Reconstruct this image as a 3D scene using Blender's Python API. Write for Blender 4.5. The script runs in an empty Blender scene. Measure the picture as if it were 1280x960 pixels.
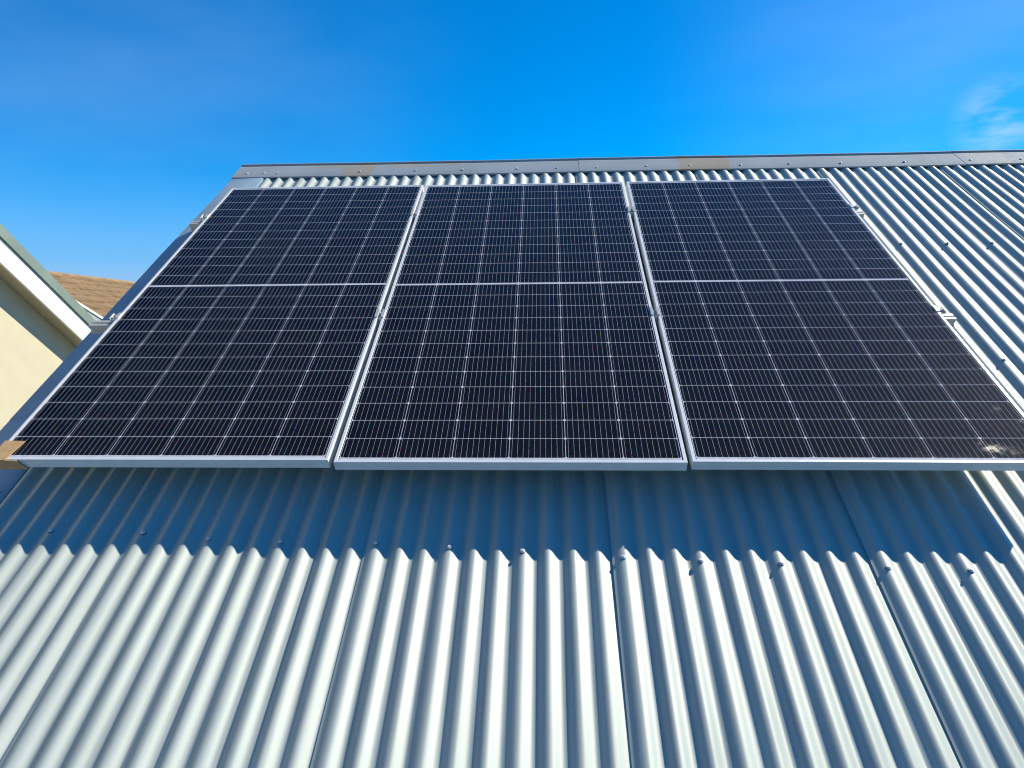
import bpy, bmesh, math, random
from mathutils import Matrix, Vector

random.seed(7)
C = bpy.context.scene.collection
R = math.radians

# ------------------------------------------------------------------ camera
cam_d = bpy.data.cameras.new("camera")
cam = bpy.data.objects.new("camera", cam_d)
C.objects.link(cam)
cam.matrix_world = Matrix((
    (0.9988728, 0.0035272, 0.0473363, 0.1177492),
    (0.0466963, 0.1060250, -0.9932664, -2.1856555),
    (-0.0085225, 0.9943572, 0.1057408, 3.7845611),
    (0, 0, 0, 1)))
cam_d.sensor_width = 36.0
cam_d.lens = 871.6 / 1280 * 36.0
cam_d.clip_start = 0.05
cam_d.clip_end = 3000
bpy.context.scene.camera = cam
bpy.context.scene.cycles.filter_width = 1.1

# ------------------------------------------------------------------ sky and sun
SUN = Vector((0.6436, 0.3500, 0.6807)).normalized()
SKY_STRENGTH = 0.10
SUN_STRENGTH = 4.6
w = bpy.data.worlds.new("World")
bpy.context.scene.world = w
w.use_nodes = True
wt = w.node_tree
for n in list(wt.nodes):
    wt.nodes.remove(n)


def N(t, typ, **kw):
    n = t.nodes.new(typ)
    for k, v in kw.items():
        if k.startswith("i_"):
            n.inputs[k[2:].replace("_", " ")].default_value = v
        else:
            setattr(n, k, v)
    return n


def M(t, op, a, b=None, c=None, clamp=False):
    n = t.nodes.new("ShaderNodeMath")
    n.operation = op
    n.use_clamp = clamp
    for i, x in enumerate((a, b, c)):
        if x is None:
            continue
        if isinstance(x, (int, float)):
            n.inputs[i].default_value = x
        else:
            t.links.new(x, n.inputs[i])
    return n.outputs[0]


def mixc(t, fac, a, b, blend="MIX"):
    n = t.nodes.new("ShaderNodeMix")
    n.data_type = "RGBA"
    n.blend_type = blend
    for sock, x in ((n.inputs[0], fac), (n.inputs[6], a), (n.inputs[7], b)):
        if isinstance(x, (int, float)):
            sock.default_value = x
        elif isinstance(x, tuple):
            sock.default_value = x if len(x) == 4 else (*x, 1)
        else:
            t.links.new(x, sock)
    return n.outputs[2]


def ramp(t, x, lo, hi, a=0.0, b=1.0):
    n = t.nodes.new("ShaderNodeMapRange")
    n.interpolation_type = "SMOOTHSTEP"
    t.links.new(x, n.inputs[0])
    for i, v in enumerate((lo, hi, a, b)):
        n.inputs[i + 1].default_value = v
    return n.outputs[0]


def noise(t, vec, scale, detail=4, rough=0.55, scl=None):
    if scl is not None:
        mp = t.nodes.new("ShaderNodeMapping")
        mp.inputs["Scale"].default_value = scl
        t.links.new(vec, mp.inputs[0])
        vec = mp.outputs[0]
    n = t.nodes.new("ShaderNodeTexNoise")
    n.inputs["Scale"].default_value = scale
    n.inputs["Detail"].default_value = detail
    n.inputs["Roughness"].default_value = rough
    t.links.new(vec, n.inputs["Vector"])
    return n.outputs["Fac"]


sky = N(wt, "ShaderNodeTexSky", sky_type="NISHITA", sun_disc=False)
sky.sun_elevation = math.asin(SUN.z)
sky.sun_rotation = math.atan2(SUN.x, SUN.y)
sky.altitude = 1500
sky.air_density = 1.0
sky.dust_density = 0.05
sky.ozone_density = 5.0
hs = N(wt, "ShaderNodeHueSaturation")
hs.inputs["Saturation"].default_value = 2.1
hs.inputs["Value"].default_value = 1.12
wt.links.new(sky.outputs[0], hs.inputs["Color"])
# thin high cirrus, only towards the right and a trace high on the left
geo = N(wt, "ShaderNodeTexCoord")
dirv = geo.outputs["Generated"]
n1 = noise(wt, dirv, 2.2, 5, 0.55, (1.2, 1.2, 4.0))
n2 = noise(wt, dirv, 5.0, 7, 0.6, (1.0, 0.6, 3.0))


def around(vec, r0, r1):
    d = N(wt, "ShaderNodeVectorMath", operation="DISTANCE")
    wt.links.new(dirv, d.inputs[0])
    d.inputs[1].default_value = Vector(vec).normalized()
    return ramp(wt, d.outputs["Value"], r0, r1, 1.0, 0.0)


veil = M(wt, "MULTIPLY", ramp(wt, n1, 0.15, 0.85), M(wt, "MAXIMUM", around((0.653, 1.08, 0.36), 0.05, 0.42), M(wt, "MULTIPLY", around((-0.65, 1.02, 0.38), 0.1, 0.5), 0.6)))
wisp = M(wt, "MULTIPLY", ramp(wt, n2, 0.48, 0.64), around((0.512, 0.836, 0.207), 0.0, 0.06))
cl = M(wt, "ADD", M(wt, "MULTIPLY", veil, 0.22), M(wt, "MULTIPLY", wisp, 0.7), clamp=True)
skyc = mixc(wt, cl, hs.outputs[0], (3.4, 5.0, 7.6))
bg = N(wt, "ShaderNodeBackground")
bg.inputs["Strength"].default_value = SKY_STRENGTH
# paler, slightly violet air low over the horizon
sz = N(wt, "ShaderNodeSeparateXYZ")
wt.links.new(dirv, sz.inputs[0])
low_air = ramp(wt, sz.outputs[2], 0.0, 0.2, 0.9, 0.0)
skyc = mixc(wt, low_air, skyc, (1.75, 3.15, 5.8))
wt.links.new(skyc, bg.inputs["Color"])
wo = N(wt, "ShaderNodeOutputWorld")
wt.links.new(bg.outputs[0], wo.inputs[0])

sl = bpy.data.lights.new("sun", "SUN")
sl.energy = SUN_STRENGTH
sl.angle = R(0.53)
sl.color = (1.0, 0.925, 0.75)
so = bpy.data.objects.new("sun", sl)
C.objects.link(so)
so.rotation_euler = SUN.to_track_quat("Z", "Y").to_euler()
so.location = (20, 13, 30)

vs = bpy.context.scene.view_settings
vs.view_transform = "Standard"
vs.look = "None"
vs.gamma = 1.0
vs.exposure = 0.6

# ------------------------------------------------------------------ materials


def new_mat(name):
    m = bpy.data.materials.new(name)
    m.use_nodes = True
    t = m.node_tree
    b = t.nodes["Principled BSDF"]
    return m, t, b


def set_in(b, **kw):
    for k, v in kw.items():
        s = b.inputs[k.replace("_", " ")]
        s.default_value = (*v, 1) if isinstance(v, tuple) and len(v) == 3 else v


def objco(t):
    return N(t, "ShaderNodeTexCoord").outputs["Object"]


def bump(t, b, h, strength, dist):
    bn = N(t, "ShaderNodeBump")
    bn.inputs["Strength"].default_value = strength
    bn.inputs["Distance"].default_value = dist
    t.links.new(h, bn.inputs["Height"])
    t.links.new(bn.outputs[0], b.inputs["Normal"])


def mat_simple(name, col, rough=0.5, metal=0.0, var=0.12, scale=6.0, bumps=0.0, spec=0.5):
    m, t, b = new_mat(name)
    co = objco(t)
    f = noise(t, co, scale, 6, 0.6)
    lo = tuple(max(0, c * (1 - var)) for c in col)
    hi = tuple(min(1, c * (1 + var)) for c in col)
    t.links.new(mixc(t, ramp(t, f, 0.3, 0.7), lo, hi), b.inputs["Base Color"])
    t.links.new(ramp(t, noise(t, co, scale * 2.3, 4), 0.3, 0.7, rough * 0.88, min(1, rough * 1.12)), b.inputs["Roughness"])
    set_in(b, Metallic=metal)
    b.inputs["Specular IOR Level"].default_value = spec
    if bumps:
        bump(t, b, noise(t, co, scale * 12, 3), bumps, 0.002)
    return m


def mat_roof():
    m, t, b = new_mat("coated_steel")
    co = objco(t)
    big = noise(t, co, 3.0, 4, 0.5, (2.0, 0.5, 1.0))
    streak = noise(t, co, 14.0, 5, 0.6, (3.0, 0.12, 1.0))
    fine = noise(t, co, 160.0, 3, 0.6)
    c = mixc(t, ramp(t, big, 0.3, 0.7), (0.375, 0.425, 0.405), (0.43, 0.475, 0.445))
    c = mixc(t, ramp(t, streak, 0.46, 0.78, 0, 0.5), c, (0.28, 0.31, 0.285))
    spots = ramp(t, noise(t, co, 55.0, 2, 0.5), 0.70, 0.78, 0, 0.25)
    c = mixc(t, spots, c, (0.28, 0.27, 0.25))
    t.links.new(c, b.inputs["Base Color"])
    r = M(t, "ADD", ramp(t, big, 0.3, 0.7, 0.47, 0.56), M(t, "MULTIPLY", streak, 0.08))
    t.links.new(r, b.inputs["Roughness"])
    set_in(b, Metallic=0.15)
    bump(t, b, M(t, "ADD", fine, M(t, "MULTIPLY", streak, 2.0)), 0.06, 0.001)
    return m


def mat_cap():
    m, t, b = new_mat("ridge_steel")
    co = objco(t)
    big = noise(t, co, 2.4, 5, 0.6)
    fine = noise(t, co, 40.0, 5, 0.65)
    c = mixc(t, ramp(t, big, 0.3, 0.7), (0.26, 0.305, 0.34), (0.31, 0.355, 0.39))
    c = mixc(t, ramp(t, fine, 0.55, 0.8, 0, 0.35), c, (0.18, 0.20, 0.21))
    # old sealant or tape residue: two tan smears with edges of their own
    sx = N(t, "ShaderNodeSeparateXYZ")
    t.links.new(co, sx.inputs[0])
    X, Y = sx.outputs[0], sx.outputs[1]
    wob = M(t, "MULTIPLY", M(t, "SUBTRACT", noise(t, co, 7.0, 4), 0.5), 0.10)
    Xw = M(t, "ADD", X, wob)

    def band(x0, x1, soft):
        return M(t, "MULTIPLY", ramp(t, Xw, x0 - soft, x0 + soft), ramp(t, Xw, x1 - soft, x1 + soft, 1, 0))
    a = M(t, "MULTIPLY", band(-1.22, -1.02, 0.01), ramp(t, noise(t, co, 12.0, 4), 0.25, 0.5, 0.55, 0.9))
    a2 = M(t, "MULTIPLY", band(-1.5, -0.45, 0.05), M(t, "MULTIPLY", ramp(t, Y, 2.915, 2.945), ramp(t, noise(t, co, 9.0, 4), 0.4, 0.6, 0, 0.7)))
    d = M(t, "MULTIPLY", band(0.99, 1.30, 0.006), ramp(t, noise(t, co, 20.0, 4), 0.2, 0.5, 0.7, 0.95))
    tan = M(t, "MAXIMUM", M(t, "MAXIMUM", a, a2), d)
    c = mixc(t, M(t, "MULTIPLY", tan, 0.75), c, (0.33, 0.27, 0.195))
    pale = band(2.83, 3.06, 0.02)
    c = mixc(t, M(t, "MULTIPLY", pale, 0.3), c, (0.48, 0.47, 0.42))
    t.links.new(c, b.inputs["Base Color"])
    rr = M(t, "ADD", ramp(t, fine, 0.3, 0.7, 0.62, 0.74), M(t, "MULTIPLY", tan, 0.2))
    t.links.new(rr, b.inputs["Roughness"])
    t.links.new(M(t, "MULTIPLY", M(t, "SUBTRACT", 1.0, tan), 0.03), b.inputs["Metallic"])
    b.inputs["Specular IOR Level"].default_value = 0.05
    bump(t, b, fine, 0.1, 0.001)
    return m


PW, PH = 1.134, 2.279
CP, RP = 0.1838, 0.0926        # cell pitches across and up the slope
RM = 0.0225                    # first row above the lower edge


def mat_cells(name, droppings):
    m, t, b = new_mat(name)
    co = objco(t)
    sx = N(t, "ShaderNodeSeparateXYZ")
    t.links.new(co, sx.inputs[0])
    X, Y = sx.outputs[0], sx.outputs[1]
    xs = M(t, "DIVIDE", M(t, "ADD", X, 3 * CP), CP)            # 0..6
    fx = M(t, "FRACT", xs)
    dx = M(t, "MULTIPLY", M(t, "MINIMUM", fx, M(t, "SUBTRACT", 1.0, fx)), CP)
    ym = M(t, "SUBTRACT", PH / 2 - RM, M(t, "ABSOLUTE", M(t, "SUBTRACT", Y, PH / 2)))   # from each outer end inwards
    ys = M(t, "DIVIDE", ym, RP)
    fy = M(t, "FRACT", ys)
    dy = M(t, "MULTIPLY", M(t, "MINIMUM", fy, M(t, "SUBTRACT", 1.0, fy)), RP)
    inside = M(t, "MULTIPLY", M(t, "LESS_THAN", M(t, "ABSOLUTE", M(t, "SUBTRACT", xs, 3.0)), 3.0),
               M(t, "MULTIPLY", M(t, "GREATER_THAN", ys, 0.0), M(t, "LESS_THAN", ys, 12.0)))
    cell = M(t, "MULTIPLY", M(t, "GREATER_THAN", dx, 0.0009), M(t, "GREATER_THAN", dy, 0.00085))
    cell = M(t, "MULTIPLY", cell, M(t, "GREATER_THAN", M(t, "ADD", dx, dy), 0.0068))
    cell = M(t, "MULTIPLY", cell, inside)
    # ten round wires over each cell
    fb = M(t, "FRACT", M(t, "ADD", M(t, "MULTIPLY", fx, 10.0), 0.0))
    db = M(t, "MULTIPLY", M(t, "ABSOLUTE", M(t, "SUBTRACT", fb, 0.5)), CP / 10)
    wire = M(t, "MULTIPLY", M(t, "LESS_THAN", db, 0.00040), cell)
    # colours
    wn = N(t, "ShaderNodeTexWhiteNoise", noise_dimensions="2D")
    cmb = N(t, "ShaderNodeCombineXYZ")
    t.links.new(M(t, "FLOOR", M(t, "ADD", xs, 40.0)), cmb.inputs[0])
    t.links.new(M(t, "FLOOR", M(t, "DIVIDE", M(t, "ADD", Y, 10.0), RP)), cmb.inputs[1])
    t.links.new(cmb.outputs[0], wn.inputs[0])
    cellc = mixc(t, wn.outputs[0], (0.0050, 0.0042, 0.0048), (0.0066, 0.0056, 0.0066))
    glint = noise(t, co, 60.0, 3, 0.7, (3.0, 1.0, 1.0))
    hue = N(t, "ShaderNodeTexNoise")
    hue.inputs["Scale"].default_value = 38.0
    hue.inputs["Detail"].default_value = 1
    t.links.new(co, hue.inputs["Vector"])
    hsv = N(t, "ShaderNodeHueSaturation")
    hsv.inputs["Saturation"].default_value = 2.2
    t.links.new(hue.outputs["Color"], hsv.inputs["Color"])
    wc = mixc(t, ramp(t, glint, 0.44, 0.62, 0.0, 0.8), (0.50, 0.50, 0.52), hsv.outputs[0])  # coloured glints of light on the wires, painted into their base colour
    wc = mixc(t, ramp(t, noise(t, co, 90.0, 2, 0.5), 0.3, 0.6, 0.45, 0.0), wc, (0.08, 0.08, 0.10))
    back = mixc(t, ramp(t, noise(t, co, 30.0, 3), 0.3, 0.7), (0.48, 0.48, 0.53), (0.58, 0.58, 0.63))
    edge = mixc(t, inside, (0.03, 0.03, 0.04), back)
    bodycell = mixc(t, wire, cellc, wc)
    c = mixc(t, cell, back, bodycell)
    # the outer margin between the last cells and the frame reads dark along the sides
    sides = M(t, "GREATER_THAN", M(t, "ABSOLUTE", M(t, "SUBTRACT", xs, 3.0)), 3.004)
    c = mixc(t, sides, c, (0.025, 0.028, 0.04))
    # dust film
    dust = M(t, "MULTIPLY", ramp(t, noise(t, co, 5.0, 7, 0.7), 0.35, 0.8), 0.018)
    low = ramp(t, Y, 0.0, 0.10, 0.10, 0.0)
    dust = M(t, "ADD", dust, M(t, "MULTIPLY", low, ramp(t, noise(t, co, 26.0, 6, 0.7), 0.45, 0.75)))
    if droppings:
        nz = noise(t, co, 24.0, 5, 0.6)
        tot = None
        for (px, py, r0, s) in ((0.385, 0.075, 0.07, 0.24), (0.40, 0.03, 0.05, 0.2), (0.455, 0.045, 0.06, 0.12), (0.15, 0.035, 0.07, 0.1), (0.25, 0.03, 0.05, 0.08),
                                (0.505, 0.25, 0.05, 0.10), (0.535, 0.19, 0.035, 0.10), (0.475, 0.925, 0.035, 0.18), (0.30, 0.03, 0.05, 0.08)):
            dd = N(t, "ShaderNodeVectorMath", operation="DISTANCE")
            t.links.new(co, dd.inputs[0])
            dd.inputs[1].default_value = (px, py, 0)
            k = M(t, "MULTIPLY", M(t, "MULTIPLY", ramp(t, dd.outputs["Value"], 0.0, r0, 1, 0), ramp(t, nz, 0.40, 0.72)), s)
            tot = k if tot is None else M(t, "MAXIMUM", tot, k)
        dust = M(t, "MAXIMUM", dust, tot)
    c = mixc(t, dust, c, (0.15, 0.155, 0.165))
    t.links.new(c, b.inputs["Base Color"])
    t.links.new(M(t, "ADD", 0.05, M(t, "MULTIPLY", dust, 1.2), clamp=True), b.inputs["Roughness"])
    set_in(b, IOR=1.45, Coat_Weight=0.03, Coat_Roughness=0.5)
    b.inputs["Specular IOR Level"].default_value = 0.32
    return m


ROOF = mat_roof()
CAP = mat_cap()
FRAME = mat_simple("anodised_aluminium", (0.74, 0.75, 0.76), 0.36, 0.15, 0.04, 9, 0.03)
RAIL = mat_simple("mill_aluminium", (0.60, 0.59, 0.56), 0.36, 0.35, 0.07, 14, 0.03)
BOLT = mat_simple("stainless_bolt", (0.55, 0.55, 0.54), 0.3, 0.95, 0.06, 60)
SCREW = mat_simple("galvanised_screw", (0.66, 0.67, 0.68), 0.5, 0.1, 0.12, 200)
RUBBER = mat_simple("washer_rubber", (0.04, 0.04, 0.04), 0.7, 0, 0.1, 80)
BACK = mat_simple("white_backsheet", (0.75, 0.76, 0.78), 0.5, 0, 0.03, 4)
CARD = mat_simple("brown_cardboard", (0.50, 0.32, 0.16), 0.85, 0, 0.10, 30, 0.15, 0.2)
FLASH = mat_simple("flashing_steel", (0.27, 0.375, 0.46), 0.5, 0.05, 0.10, 4, 0.02, 0.12)
CREAM = mat_simple("cream_plaster", (0.58, 0.53, 0.385), 0.9, 0, 0.03, 5, 0.12, 0.2)
WHITE = mat_simple("white_paint", (0.76, 0.78, 0.75), 0.5, 0, 0.03, 3)
SOFFIT = mat_simple("soffit_board", (0.50, 0.44, 0.33), 0.7, 0, 0.05, 4)
GREEN = mat_simple("grey_green_steel", (0.24, 0.29, 0.235), 0.45, 0.2, 0.08, 3)
GREYP = mat_simple("grey_trim", (0.42, 0.45, 0.46), 0.5, 0.1, 0.08, 5)
TILE = None
GRASS = mat_simple("dry_lawn", (0.13, 0.14, 0.08), 0.95, 0, 0.4, 0.8, 0.3, 0.1)
TIMBER = mat_simple("roof_timber", (0.30, 0.22, 0.13), 0.85, 0, 0.2, 8, 0.2)


def mat_tile():
    m, t, b = new_mat("concrete_tile")
    co = objco(t)
    a = noise(t, co, 1.5, 5, 0.6)
    f = noise(t, co, 4.5, 6, 0.75)
    c = mixc(t, ramp(t, a, 0.3, 0.7), (0.27, 0.175, 0.085), (0.34, 0.225, 0.115))
    c = mixc(t, ramp(t, f, 0.45, 0.65, 0, 0.75), c, (0.17, 0.11, 0.06))
    t.links.new(c, b.inputs["Base Color"])
    set_in(b, Roughness=0.9)
    return m


TILE = mat_tile()

# ------------------------------------------------------------------ builders
PITCH = R(32)
Z0 = 3.3
MR = Matrix.Translation((0, 0, Z0)) @ Matrix.Rotation(PITCH, 4, "X")   # roof frame: x along the ridge, y up the slope, z out of the roof


def link(name, bm, mats, parent=None, smooth=False, autosmooth=None):
    me = bpy.data.meshes.new(name)
    bmesh.ops.recalc_face_normals(bm, faces=bm.faces[:])
    bm.to_mesh(me)
    bm.free()
    for m in (mats if isinstance(mats, (list, tuple)) else (mats,)):
        me.materials.append(m)
    if smooth:
        me.polygons.foreach_set("use_smooth", [True] * len(me.polygons))
        if autosmooth:
            me.set_sharp_from_angle(angle=R(autosmooth))
    o = bpy.data.objects.new(name, me)
    C.objects.link(o)
    if parent:
        o.parent = parent
    return o


def empty(name, mw, label, cat, group=None):
    o = bpy.data.objects.new(name, None)
    o.empty_display_size = 0.1
    C.objects.link(o)
    o.matrix_world = mw
    o["label"] = label
    o["category"] = cat
    if group:
        o["group"] = group
    return o


def tag(o, label, cat, group=None):
    o["label"] = label
    o["category"] = cat
    if group:
        o["group"] = group
    return o


def box(bm, x0, x1, y0, y1, z0, z1, mi=0, bev=0.0):
    vs_ = [bm.verts.new(p) for p in ((x0, y0, z0), (x1, y0, z0), (x1, y1, z0), (x0, y1, z0), (x0, y0, z1), (x1, y0, z1), (x1, y1, z1), (x0, y1, z1))]
    fs = []
    for idx in ((3, 2, 1, 0), (4, 5, 6, 7), (0, 1, 5, 4), (1, 2, 6, 5), (2, 3, 7, 6), (3, 0, 4, 7)):
        f = bm.faces.new([vs_[i] for i in idx])
        f.material_index = mi
        fs.append(f)
    if bev:
        es = list({e for f in fs for e in f.edges})
        bmesh.ops.bevel(bm, geom=es, offset=bev, segments=2, affect="EDGES", profile=0.5)
    return fs


def prism(bm, pts, axis, a, b, mi=0):
    """closed outline pts (2-D) extruded along axis ('x','y','z') from a to b"""
    def P(p, t):
        return {"x": (t, p[0], p[1]), "y": (p[0], t, p[1]), "z": (p[0], p[1], t)}[axis]
    A = [bm.verts.new(P(p, a)) for p in pts]
    B = [bm.verts.new(P(p, b)) for p in pts]
    n = len(pts)
    f = [bm.faces.new(A), bm.faces.new(B[::-1])]
    for i in range(n):
        f.append(bm.faces.new((A[i], A[(i + 1) % n], B[(i + 1) % n], B[i])))
    for q in f:
        q.material_index = mi


def lathe(bm, prof, cx, cy, seg=12, mi=0):
    rings = []
    for r, z in prof:
        rings.append([bm.verts.new((cx + r * math.cos(2 * math.pi * k / seg), cy + r * math.sin(2 * math.pi * k / seg), z)) for k in range(seg)])
    for a, b in zip(rings, rings[1:]):
        for k in range(seg):
            f = bm.faces.new((a[k], a[(k + 1) % seg], b[(k + 1) % seg], b[k]))
            f.material_index = mi
    for ring in (rings[0], rings[-1]):
        f = bm.faces.new(ring)
        f.material_index = mi


# ------------------------------------------------------------------ ground
bm = bmesh.new()
S = 900
n = 24
g = [[bm.verts.new((-S + 2 * S * i / n, -S + 2 * S * j / n, 0)) for j in range(n + 1)] for i in range(n + 1)]
for i in range(n):
    for j in range(n):
        bm.faces.new((g[i][j], g[i + 1][j], g[i + 1][j + 1], g[i][j + 1]))
ground = link("ground", bm, GRASS)
ground["kind"] = "structure"

# ------------------------------------------------------------------ the house and its corrugated roof
HC = -0.14                  # crest plane of the sheets, below the glass plane
AMP = 0.0087
PC = 0.0762
U_SHEET = -0.4086           # a first crest
V_EAVE, V_TOP = -1.50, 2.985
U_L, U_R = -1.98, 5.1
V_CAP = 2.80

house = empty("house", MR, "house under the pale corrugated steel roof that carries the solar panels", "house")


def screw_mesh():
    b = bmesh.new()
    lathe(b, [(0.0085, -0.001), (0.0088, 0.0012), (0.0075, 0.0022)], 0, 0, 14, 1)      # rubber seal
    lathe(b, [(0.0078, 0.0022), (0.0080, 0.0032), (0.0060, 0.0042)], 0, 0, 14, 0)      # flange
    lathe(b, [(0.0048, 0.0042), (0.0048, 0.0078), (0.0040, 0.0086)], 0, 0, 6, 0)       # hexagon head
    me = bpy.data.meshes.new("roof_screw")
    bmesh.ops.recalc_face_normals(b, faces=b.faces[:])
    b.to_mesh(me)
    b.free()
    me.materials.append(SCREW)
    me.materials.append(RUBBER)
    return me


SCREW_ME = screw_mesh()


def add_screw(parent, x, y, z, tilt=0.0):
    o = bpy.data.objects.new("roof_screw", SCREW_ME)
    C.objects.link(o)
    o.parent = parent
    o.location = (x, y, z)
    o.rotation_euler = (random.uniform(-0.1, 0.1), tilt + random.uniform(-0.08, 0.08), random.uniform(0, 1))
    return o


def roof_sheet(j):
    """one corrugated sheet of ten crests; local origin at its first crest"""
    rnd = random.Random(100 + j)
    uc = U_SHEET + (j * 10) * PC
    u0, u1 = uc - 0.46 * PC, uc + 9.70 * PC
    if j == -2:
        u0 = uc + 2.62 * PC
    if uc > U_R - 0.5:
        u1 = min(u1, U_R)
    SEG = 20
    NV = 30
    amps = [1 + rnd.uniform(-0.07, 0.07) for _ in range(13)]
    skew = [rnd.uniform(-0.06, 0.06) for _ in range(13)]
    for q in (0, 3, 6):                # the crests that are screwed down sit a little flatter
        amps[q + 1] = 0.85 + rnd.uniform(-0.03, 0.03)
    ph = [rnd.uniform(0, 6.28) for _ in range(13)]
    b = bmesh.new()
    nu = int(round((u1 - u0) / PC * SEG))
    grid = []
    for a in range(nu + 1):
        u = u0 + (u1 - u0) * a / nu
        k = (u - uc) / PC
        ki = int(math.floor(k + 0.5))
        fr = k - ki
        am = AMP * amps[(ki + 1) % 13]
        if fr < 0:
            am2 = AMP * amps[(ki + 1) % 13] * (1 + skew[(ki + 1) % 13])
        else:
            am2 = am
        c = math.cos(2 * math.pi * fr)
        c = c - 0.0 * math.cos(6 * math.pi * fr)         # a little squarer than a sine: flatter flanks
        z = HC - AMP + (am2 * c if c > 0 else AMP * c)
        lift = 0.0
        if k < 0:
            lift = 0.0012 + 0.0012 * (min(1, -k / 0.46)) ** 1.5
        elif k < 0.6:
            lift = 0.0012 * (1 - k / 0.6)
        if k > 9.35:
            lift -= 0.0012 * min(1, (k - 9.35) / 0.1)
        row = []
        for v in range(NV + 1):
            vv = V_EAVE + (V_TOP - V_EAVE) * v / NV
            wob = 0.0011 * math.sin(vv * 2.1 + ph[(ki + 1) % 13] + fr * 2) + 0.0005 * math.sin(vv * 5.3 + ph[(ki + 2) % 13])
            uw = 0.0008 * math.sin(vv * 1.7 + ph[(ki + 1) % 13] * (1 - abs(fr)))
            row.append(b.verts.new((u - uc + uw * 0.5, vv, z + lift + wob * 0.8)))
        grid.append(row)
    for a in range(nu):
        for v in range(NV):
            b.faces.new((grid[a][v], grid[a + 1][v], grid[a + 1][v + 1], grid[a][v + 1]))
    # folded thickness of the visible side edge and of the eave edge
    for v in range(NV):
        p, q = grid[0][v].co, grid[0][v + 1].co
        b.faces.new((grid[0][v], grid[0][v + 1], b.verts.new(q + Vector((0, 0, -0.0009))), b.verts.new(p + Vector((0, 0, -0.0009)))))
    bmesh.ops.remove_doubles(b, verts=b.verts[:], dist=0.00002)
    for f in b.faces:
        f.smooth = True
    me_name = "roof_sheet"
    me = bpy.data.meshes.new(me_name)
    b.normal_update()
    up = sum(1 if f.normal.z > 0 else -1 for f in b.faces)
    b.to_mesh(me)
    b.free()
    me.materials.append(ROOF)
    me.set_sharp_from_angle(angle=R(60))
    o = bpy.data.objects.new("roof_sheet", me)
    C.objects.link(o)
    o.parent = house
    o.location = (uc, 0, 0)
    for (vr, idx) in ((-0.238, (0, 3, 6)), (0.735, (1, 4, 7)), (1.745, (1, 4, 7))):
        for i in idx:
            x = i * PC
            if uc + x > U_R - 0.05:
                continue
            if vr > 0 and -1.72 < uc + x < 1.70:
                continue                                   # under the panels
            k = amps[(i + 1) % 13]
            vy = vr - 0.046 * (uc + x) if vr < 0 else vr          # the batten line runs a little out of true
            zz = HC - AMP + AMP * k + (0.0012 if i == 0 else 0)
            add_screw(o, x + rnd.uniform(-0.004, 0.004), vy + rnd.uniform(-0.007, 0.005), zz - 0.0004, rnd.uniform(-0.1, 0.15))
    return o


for j in range(-2, 8):
    if U_SHEET + j * 10 * PC < U_R - 0.1:
        roof_sheet(j)

# rear slope and structure under the sheets
RIDGE_V = 3.01
cosp, sinp = math.cos(PITCH), math.sin(PITCH)


def world_part(name, bm_, mat, parent=house, **kw):
    """a part whose mesh is given in world coordinates (parented to a thing in the roof frame)"""
    o = link(name, bm_, mat, None, **kw)
    o.parent = parent
    o.matrix_parent_inverse = parent.matrix_world.inverted() if parent.matrix_world != Matrix.Identity(4) else Matrix()
    return o


bpy.context.view_layer.update()

ry = RIDGE_V * cosp - (HC - 0.02) * sinp
rz = Z0 + RIDGE_V * sinp + (HC - 0.02) * cosp
ey = V_EAVE * cosp - (HC - 0.02) * sinp
ez = Z0 + V_EAVE * sinp + (HC - 0.02) * cosp
b = bmesh.new()
nu = int((U_R - U_L - 0.2) / PC * 8)
prev = None
for a in range(nu + 1):
    x = U_L + 0.2 + (U_R - U_L - 0.2) * a / nu
    dz = 0.008 * math.cos(2 * math.pi * x / PC)
    p = b.verts.new((x, ry + 0.02, rz + dz))
    q = b.verts.new((x, 2 * ry - ey, ez + dz))
    if prev:
        b.faces.new((prev[0], p, q, prev[1]))
    prev = (p, q)
world_part("rear_slope", b, ROOF, smooth=True)

b = bmesh.new()     # gable-ended walls under the roof
wy0, wy1 = ey + 0.35, 2 * ry - ey - 0.35
zt = ez + 0.35 * math.tan(PITCH) - 0.10
prism(b, [(wy0, 0.0), (wy1, 0.0), (wy1, zt), (ry, rz - 0.12), (wy0, zt)], "x", U_L + 0.06, U_R - 0.12)
world_part("wall", b, CREAM)

b = bmesh.new()     # purlins
for vv in (-1.25, -0.27, 0.73, 1.745, 2.75):
    box(b, U_L + 0.29, U_R - 0.1, vv - 0.025, vv + 0.025, HC - 0.075, HC - 0.021)
link("purlin", b, TIMBER, house)

b = bmesh.new()     # eave gutter
prism(b, [(V_EAVE + 0.02, HC - 0.03), (V_EAVE - 0.10, HC + 0.03), (V_EAVE - 0.105, HC + 0.024), (V_EAVE - 0.17, HC - 0.06), (V_EAVE - 0.08, HC - 0.11), (V_EAVE + 0.02, HC - 0.075)], "x", U_L, U_R)
link("gutter", b, FLASH, house)

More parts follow.
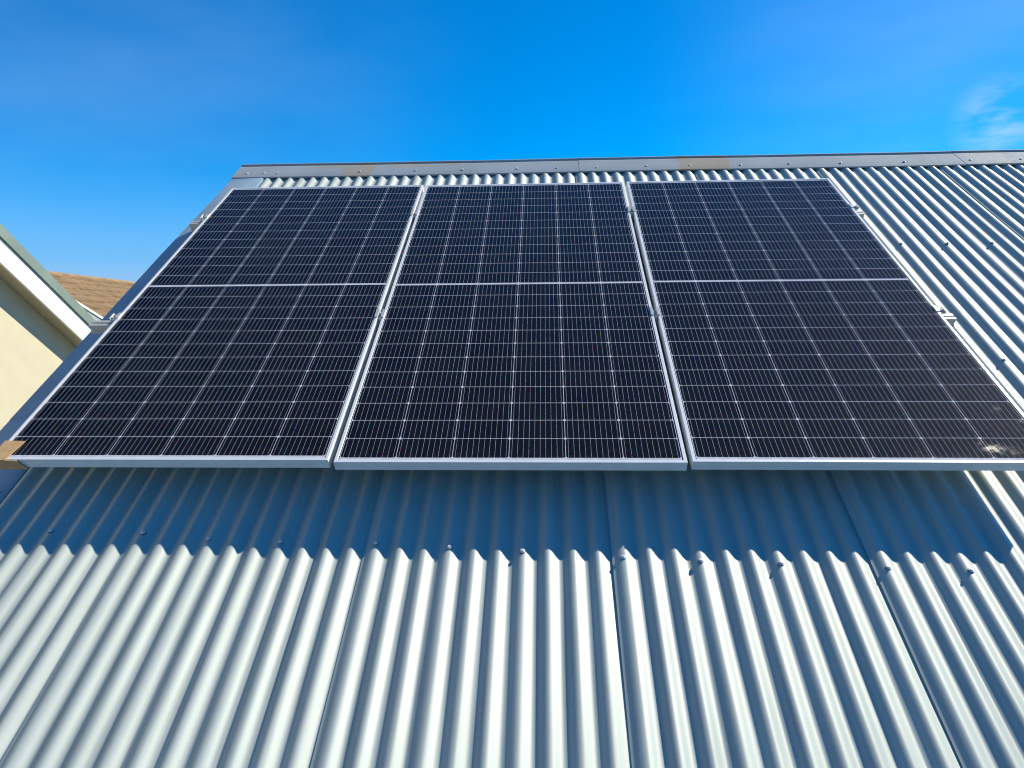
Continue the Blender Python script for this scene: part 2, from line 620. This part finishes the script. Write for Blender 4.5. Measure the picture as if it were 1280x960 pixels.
# verge flashing (flat strip with folded edges), in two lapped lengths
for (v0, v1, lift) in ((V_EAVE - 0.02, 0.50, 0.0), (0.44, V_TOP + 0.03, 0.0016)):
    b = bmesh.new()
    t_ = 0.0008
    zt_ = HC + 0.002 + lift
    NV = 24
    rows = []
    for i in range(NV + 1):
        vv = v0 + (v1 - v0) * i / NV
        d = min(1.0, max(0.0, (2.55 - vv) / 0.75))
        zi, zo = HC - 0.006 * d + lift, HC - 0.006 - 0.052 * d + lift
        xo = -1.945 - 0.075 * d
        wv = 0.0008 * math.sin(vv * 3.1 + 1)
        prof = [(xo - 0.002, zo - 0.16), (xo - 0.004, zo - 0.004), (xo, zo), (xo + 0.01, zo + 0.002), ((xo - 1.742) / 2, (zi + zo) / 2 + 0.001), (-1.742, zi), (-1.730, zi - 0.003), (-1.729, zi - 0.012)]
        rows.append([b.verts.new((x, vv, z + wv)) for x, z in prof])
    for r0, r1 in zip(rows, rows[1:]):
        for k in range(len(prof) - 1):
            b.faces.new((r0[k], r0[k + 1], r1[k + 1], r1[k]))
    fl = link("verge_flashing", b, FLASH, house, smooth=True, autosmooth=25)
    for vv in (-0.9, 0.0, 0.9, 1.75, 2.6):
        if v0 < vv < v1 - 0.1:
            add_screw(fl, -1.765, vv, HC - 0.006 * min(1.0, max(0.0, (2.55 - vv) / 0.75)) + lift - 0.002)

# ridge capping: near wing, rolled top, far wing; lapped lengths
far = Matrix.Rotation(-2 * PITCH, 4, "X")
for (x0, x1, lift, sc) in ((-1.948, 0.375, 0.0, (-1.86, -1.745, -1.655, -1.10, -0.73, -0.42, -0.06, 0.20)), (0.345, 2.80, 0.0014, (0.46, 0.78, 1.06, 1.38, 1.69, 2.01, 2.41)), (2.77, U_R + 0.02, 0.0028, (2.82, 3.13, 3.5, 4.0, 4.6))):
    b = bmesh.new()
    z = HC + 0.004 + lift
    prof = [(V_CAP, z - 0.010), (V_CAP + 0.0015, z - 0.001), (V_CAP + 0.006, z), (V_CAP + 0.09, z + 0.0008), (RIDGE_V - 0.04, z), (RIDGE_V - 0.022, z)]
    # rolled top as an arc round the apex
    ax, az = RIDGE_V, z - 0.004
    for k in range(9):
        a = math.pi - (math.pi + 2 * PITCH * 0.0) * k / 8
        prof.append((ax + 0.013 * math.cos(a), az + 0.013 * math.sin(a)))
    last = prof[-1]
    for d in (0.03, 0.1, 0.22):
        prof.append((last[0] + d * math.cos(2 * PITCH), last[1] - d * math.sin(2 * PITCH)))
    NU = 14
    rows = []
    for i in range(NU + 1):
        x = x0 + (x1 - x0) * i / NU
        wv = 0.0012 * math.sin(x * 2.3) + 0.0006 * math.sin(x * 7.1)
        rows.append([b.verts.new((x, y, zz + wv)) for y, zz in prof])
    for r0, r1 in zip(rows, rows[1:]):
        for k in range(len(prof) - 1):
            b.faces.new((r0[k], r0[k + 1], r1[k + 1], r1[k]))
    cp = link("ridge_cap", b, CAP, house, smooth=True, autosmooth=25)
    for xx in sc:
        add_screw(cp, xx, V_CAP + 0.06 + random.uniform(-0.006, 0.006), z)

# ------------------------------------------------------------------ mounting rails
RAIL_V = (0.893, 1.902)
RAIL_U = (-1.860, 1.790)
FT = -0.035                 # underside of the panel frames


def rail_profile():
    w2, t = 0.02, FT
    return [(-w2, t - 0.045), (w2, t - 0.045), (w2, t - 0.030), (w2 - 0.003, t - 0.028), (w2 - 0.003, t - 0.020), (w2, t - 0.018), (w2, t), (0.006, t), (0.006, t - 0.006), (0.011, t - 0.006),
            (0.011, t - 0.014), (-0.011, t - 0.014), (-0.011, t - 0.006), (-0.006, t - 0.006), (-0.006, t), (-w2, t), (-w2, t - 0.018), (-w2 + 0.003, t - 0.020), (-w2 + 0.003, t - 0.028), (-w2, t - 0.030)]


for i, rv in enumerate(RAIL_V):
    r = empty("mounting_rail", MR @ Matrix.Translation((0, rv, 0)),
              ("lower aluminium mounting rail under the panels, level with the middle line" if i == 0 else "upper aluminium mounting rail under the panels, nearest the ridge cap"), "rail", "panel mounting rails")
    r["label"] = ("aluminium mounting rail under the lower half of the panels" if i == 0 else "aluminium mounting rail under the upper half of the panels, nearer the ridge cap")
    b = bmesh.new()
    prism(b, [(p[0], p[1] - 0.0006) for p in rail_profile()], "x", RAIL_U[0] + (0.035 if i else 0), RAIL_U[1] + (0.0 if i else 0.01))
    link("rail_bar", b, RAIL, r)
    for c in (-18, -7, 4, 15, 26):
        x = U_SHEET + c * PC
        if x < RAIL_U[0] + 0.08 or x > RAIL_U[1] - 0.02:
            continue
        fb = bmesh.new()
        fz = HC - 0.0005
        prism(fb, [(-0.060, fz), (-0.060, fz + 0.006), (-0.030, fz + 0.006), (-0.030, FT - 0.010), (-0.0245, FT - 0.010), (-0.0245, fz)], "x", x - 0.02, x + 0.02)
        ft = link("roof_foot", fb, RAIL, r)

# ------------------------------------------------------------------ solar panels


def frame_bm():
    b = bmesh.new()
    prof = [(0.0115, -0.0030), (0.0115, -0.0004), (0.0110, 0.0), (0.0008, 0.0), (0.0, -0.0008), (0.0, -0.0110), (0.0014, -0.0118), (0.0014, -0.0150), (0.0, -0.0158), (0.0, -0.0300), (0.0010, -0.0308),
            (0.0010, -0.0326), (0.0, -0.0334), (0.0, -0.035), (0.030, -0.035), (0.030, -0.0335), (0.0018, -0.0335), (0.0018, -0.0065), (0.0115, -0.0065)]
    loops = []
    for d, z in prof:
        hw = PW / 2 - d
        loops.append([b.verts.new(p) for p in ((-hw, d, z), (hw, d, z), (hw, PH - d, z), (-hw, PH - d, z))])
    n_ = len(loops)
    for i in range(n_):
        A, B = loops[i], loops[(i + 1) % n_]
        for k in range(4):
            b.faces.new((A[k], A[(k + 1) % 4], B[(k + 1) % 4], B[k]))
    return b


def laminate_bm():
    b = bmesh.new()
    hw, y0, y1, zt, zb = PW / 2 - 0.0025, 0.0025, PH - 0.0025, -0.0022, -0.0062
    fs = box(b, -hw, hw, y0, y1, zb, zt)
    for f in fs:
        f.material_index = 0
    fs[0].material_index = 1
    return b


def panel(u, v, rz_, label, droppings=False):
    r = empty("solar_panel", MR @ Matrix.Translation((u, v, 0)) @ Matrix.Rotation(rz_, 4, "Z"), label, "solar panel", "solar panels on the steel roof")
    link("panel_frame", frame_bm(), FRAME, r)
    link("cell_laminate", laminate_bm(), [mat_cells("cells_soiled" if droppings else "cells", droppings), BACK], r)
    return r


G = 0.018
panel(-(PW + G) - 0.0017, 0.0092, -0.0005, "solar panel with a cardboard corner guard on its lower left corner, nearest the cream gable")
panel(0, 0, 0, "middle solar panel, between the panel with the cardboard corner and the soiled one")
panel(PW + G - 0.0016, 0.0034, -0.0023, "solar panel soiled with pale bird droppings, beside the bare sunlit roof", True)

# ------------------------------------------------------------------ clamps


def bolt_on(parent, x, y, z):
    b = bmesh.new()
    lathe(b, [(0.0075, 0.0), (0.0075, 0.0012)], 0, 0, 16)
    lathe(b, [(0.0062, 0.0012), (0.0065, 0.0018), (0.0065, 0.0075), (0.0055, 0.0085), (0.0035, 0.0085), (0.0035, 0.004)], 0, 0, 14)
    o = link("bolt", b, BOLT, parent, smooth=True, autosmooth=35)
    o.location = (x, y, z)
    return o


MID = "mid clamp holding two panel frames together"
mids = ((-0.5795, 0, "the cardboard cornered panel and the middle panel"), (0.5755, 1, "the middle panel and the soiled panel"))
for (u, s, between) in mids:
    for i, rv in enumerate(RAIL_V):
        du = 0.001 * (rv if s else 0)
        r = empty("mid_clamp", MR @ Matrix.Translation((u + (0.003 if s and i else 0), rv, 0)),
                  "%s aluminium clamp in the gap between %s" % ("upper" if i else "lower", between), "clamp", "panel clamps")
        b = bmesh.new()
        z = 0.0003
        prism(b, [(-0.019, z), (-0.019, z + 0.0045), (-0.0075, z + 0.0045), (-0.0055, z - 0.010), (0.0055, z - 0.010), (0.0075, z + 0.0045), (0.019, z + 0.0045), (0.019, z), (0.0085, z), (0.0085, z - 0.034), (-0.0085, z - 0.034), (-0.0085, z)], "y", -0.03, 0.03)
        link("clamp_body", b, RAIL, r)
        bolt_on(r, 0, 0, z - 0.0098)

for (u, side, near) in ((-1.7225, -1, "left edge of the cardboard cornered panel"), (1.7150, 1, "right edge of the soiled panel")):
    for i, rv in enumerate(RAIL_V):
        uu = u + (0.0042 if (side > 0 and i) else 0) + (0.0021 if side > 0 else 0)
        r = empty("end_clamp", MR @ Matrix.Translation((uu, rv, 0)),
                  "%s aluminium end clamp gripping the %s" % ("upper" if i else "lower", near), "clamp", "panel clamps")
        b = bmesh.new()
        z = 0.0004
        pts = [(-0.010, z), (-0.010, z + 0.0035), (0.0050, z + 0.0035), (0.0065, z - 0.008), (0.026, z - 0.008), (0.028, z + 0.001), (0.0315, z + 0.001), (0.030, z - 0.0115), (0.016, z - 0.0115), (0.0165, FT), (0.0015, FT), (0.0015, z)]
        prism(b, [(p[0] * side, p[1]) for p in pts], "y", -0.02, 0.02)
        link("clamp_body", b, RAIL, r)
        bolt_on(r, 0.016 * side, 0, z - 0.0078)

# ------------------------------------------------------------------ cardboard corner guard on the first panel
r = empty("corner_guard", MR @ Matrix.Translation((-(PW + G) - 0.0017, 0.0092, 0)) @ Matrix.Rotation(-0.0005, 4, "Z"),
          "brown folded cardboard corner guard left on the lower left panel corner", "cardboard")
hw = PW / 2
b = bmesh.new()
t_ = 0.003
x0, x1 = -hw - 0.006, -hw + 0.064
prism(b, [(x0, -0.006), (x1 - 0.012, -0.006), (-hw + 0.052, 0.004), (x1 + 0.002, 0.086), (x0, 0.089)], "z", 0.0006, 0.0006 + t_)
link("top_flap", b, CARD, r)
b = bmesh.new()
prism(b, [(x0, -0.040), (x0 + 0.118, -0.040), (x0 + 0.092, 0.0006), (x0, 0.0006)], "y", -0.006, -0.003)
ff = link("front_flap", b, CARD, r)
b = bmesh.new()
prism(b, [(-0.003, -0.040), (0.089, -0.040), (0.089, 0.0006), (-0.003, 0.0006)], "x", x0, x0 + 0.003)
link("side_flap", b, CARD, r)

# ------------------------------------------------------------------ neighbouring cream house with a white barge board
XB = -5.2                    # outer face of the barge board
SL = math.tan(R(35.6))


def rake(y, z_at, dy=0.0):   # height of a line parallel to the rake
    return z_at - SL * (y - 5.0)


gh = empty("gable_house", Matrix.Translation((-8, 2, 0)), "cream plastered house with a white barge board under a grey green roof edge", "house")
bpy.context.view_layer.update()
Yr, Ye = 0.9, 6.05
zb_top = 4.53 - SL * (5.0 - 4.5)     # barge top at y=5
zb_bot = 4.29 - SL * (5.0 - 4.48)
XW = XB - 0.20
b = bmesh.new()
yb = Ye - 0.1
prism(b, [(yb, rake(yb, zb_bot)), (yb, rake(yb, zb_top)), (Yr, rake(Yr, zb_top)), (2 * Yr - yb, rake(yb, zb_top)), (2 * Yr - yb, rake(yb, zb_bot)), (Yr, rake(Yr, zb_bot))], "x", XB - 0.025, XB)
world_part("barge_board", b, WHITE, gh)
b = bmesh.new()
prism(b, [(yb - 0.01, rake(yb, zb_bot) + 0.03), (yb - 0.01, rake(yb, zb_bot) + 0.05), (Yr, rake(Yr, zb_bot) + 0.05), (2 * Yr - yb, rake(yb, zb_bot) + 0.05), (2 * Yr - yb, rake(yb, zb_bot) + 0.03), (Yr, rake(Yr, zb_bot) + 0.03)], "x", XW + 0.001, XB - 0.026)
world_part("soffit", b, SOFFIT, gh)
b = bmesh.new()
yw = Ye - 0.12
prism(b, [(yw, 0), (yw, rake(yw, zb_bot) + 0.04), (Yr, rake(Yr, zb_bot) + 0.045), (2 * Yr - yw, rake(yw, zb_bot) + 0.04), (2 * Yr - yw, 0)], "x", -12, XW)
world_part("wall", b, CREAM, gh)
b = bmesh.new()
zr0, zr1 = zb_top + 0.004, zb_top + 0.135
prism(b, [(Ye, rake(Ye, zr0)), (Ye, rake(Ye, zr1)), (Yr, rake(Yr, zr1)), (2 * Yr - Ye, rake(Ye, zr1)), (2 * Yr - Ye, rake(Ye, zr0)), (Yr, rake(Yr, zr0))], "x", -12, XB + 0.02)
rf = world_part("roof", b, GREEN, gh)
b = bmesh.new()
prism(b, [(6.0, 3.90), (7.4, 3.31), (7.4, 3.632), (6.0, 4.226)], "x", -6.05, -6.0)
vr_ = world_part("lower_verge", b, GREYP, gh)
b = bmesh.new()
prism(b, [(5.98, 4.228), (7.42, 3.617), (7.42, 3.651), (5.98, 4.262)], "x", -6.07, -5.985)
world_part("verge_trim", b, WHITE, gh)

# ------------------------------------------------------------------ distant house with a brown tiled roof
A = Vector((-10.67, 14.69 - 2.19, 4.68))
Bp = Vector((-11.88, 19.56 - 2.19, 4.68))
ridge_dir = (Bp - A).normalized()
down = Vector((ridge_dir.y, -ridge_dir.x, 0)).normalized()     # towards +x, our side
tp = R(24)
th = empty("tiled_house", Matrix.Translation((A.x, A.y, 0)), "distant house with a brown concrete tiled roof behind the cream gable", "house")
bpy.context.view_layer.update()
b = bmesh.new()
L0, L1, D = -3.5, 8.5, 4.6
tile_w, tile_l = 0.30, 0.34
ns = int((L1 - L0) / tile_w * 6)
nr = int(D / tile_l)
dn = (down * math.cos(tp) + Vector((0, 0, -math.sin(tp)))).normalized()
nrm = ridge_dir.cross(dn)
if nrm.z < 0:
    nrm = -nrm
for k in range(nr):
    prevv = None
    for s in range(ns + 1):
        l = L0 + (L1 - L0) * s / ns
        ph_ = (l / tile_w) % 1.0
        hgt = 0.048 * abs(math.sin(math.pi * ph_ * 2)) ** 0.8
        rr = random.Random(k * 977 + int(l / tile_w)).uniform(-0.006, 0.006)
        base = A + ridge_dir * l
        p0 = base + dn * (k * tile_l) + nrm * (hgt - 0.02 + rr)
        p1 = base + dn * ((k + 1) * tile_l + 0.03) + nrm * (hgt + 0.018 + rr)
        p2 = base + dn * ((k + 1) * tile_l + 0.03) + nrm * (-0.02)
        tv = [b.verts.new(p) for p in (p0, p1, p2)]
        if prevv:
            b.faces.new((prevv[0], tv[0], tv[1], prevv[1]))
            b.faces.new((prevv[1], tv[1], tv[2], prevv[2]))
        prevv = tv
tr = world_part("roof", b, TILE, th)
b = bmesh.new()
k = L0
while k < L1 - 0.1:
    c0 = A + ridge_dir * k
    c1 = A + ridge_dir * (k + 0.43)
    ra, rb = [], []
    for q in range(7):
        an = math.pi * q / 6
        off = down * math.cos(an) * 0.13 + Vector((0, 0, math.sin(an) * 0.085 - 0.05))
        ra.append(b.verts.new(c0 + off * 1.0))
        rb.append(b.verts.new(c1 + off * 1.12))
    for q in range(6):
        b.faces.new((ra[q], ra[q + 1], rb[q + 1], rb[q]))
    b.faces.new(rb)
    k += 0.41
world_part("ridge_tile", b, TILE, th)
b = bmesh.new()      # walls and the far slope
back = -down
for (pa, pb) in ((L0 + 0.1, L1 - 0.1),):
    e0 = [A + ridge_dir * t + down * 4.0 for t in (pa, pb)]
    e1 = [A + ridge_dir * t - down * 4.0 for t in (pa, pb)]
    zt2 = A.z - 4.0 * math.tan(tp) - 0.06
    bot = [b.verts.new((p.x, p.y, 0)) for p in (e0[0], e0[1], e1[1], e1[0])]
    top = [b.verts.new((p.x, p.y, zt2)) for p in (e0[0], e0[1], e1[1], e1[0])]
    for i in range(4):
        b.faces.new((bot[i], bot[(i + 1) % 4], top[(i + 1) % 4], top[i]))
    ap = [b.verts.new((A + ridge_dir * t) - Vector((0, 0, 0.08))) for t in (pa, pb)]
    b.faces.new((top[0], top[3], ap[0]))
    b.faces.new((top[1], top[2], ap[1]))
    b.faces.new((top[2], top[3], ap[0], ap[1]))
world_part("wall", b, CREAM, th)
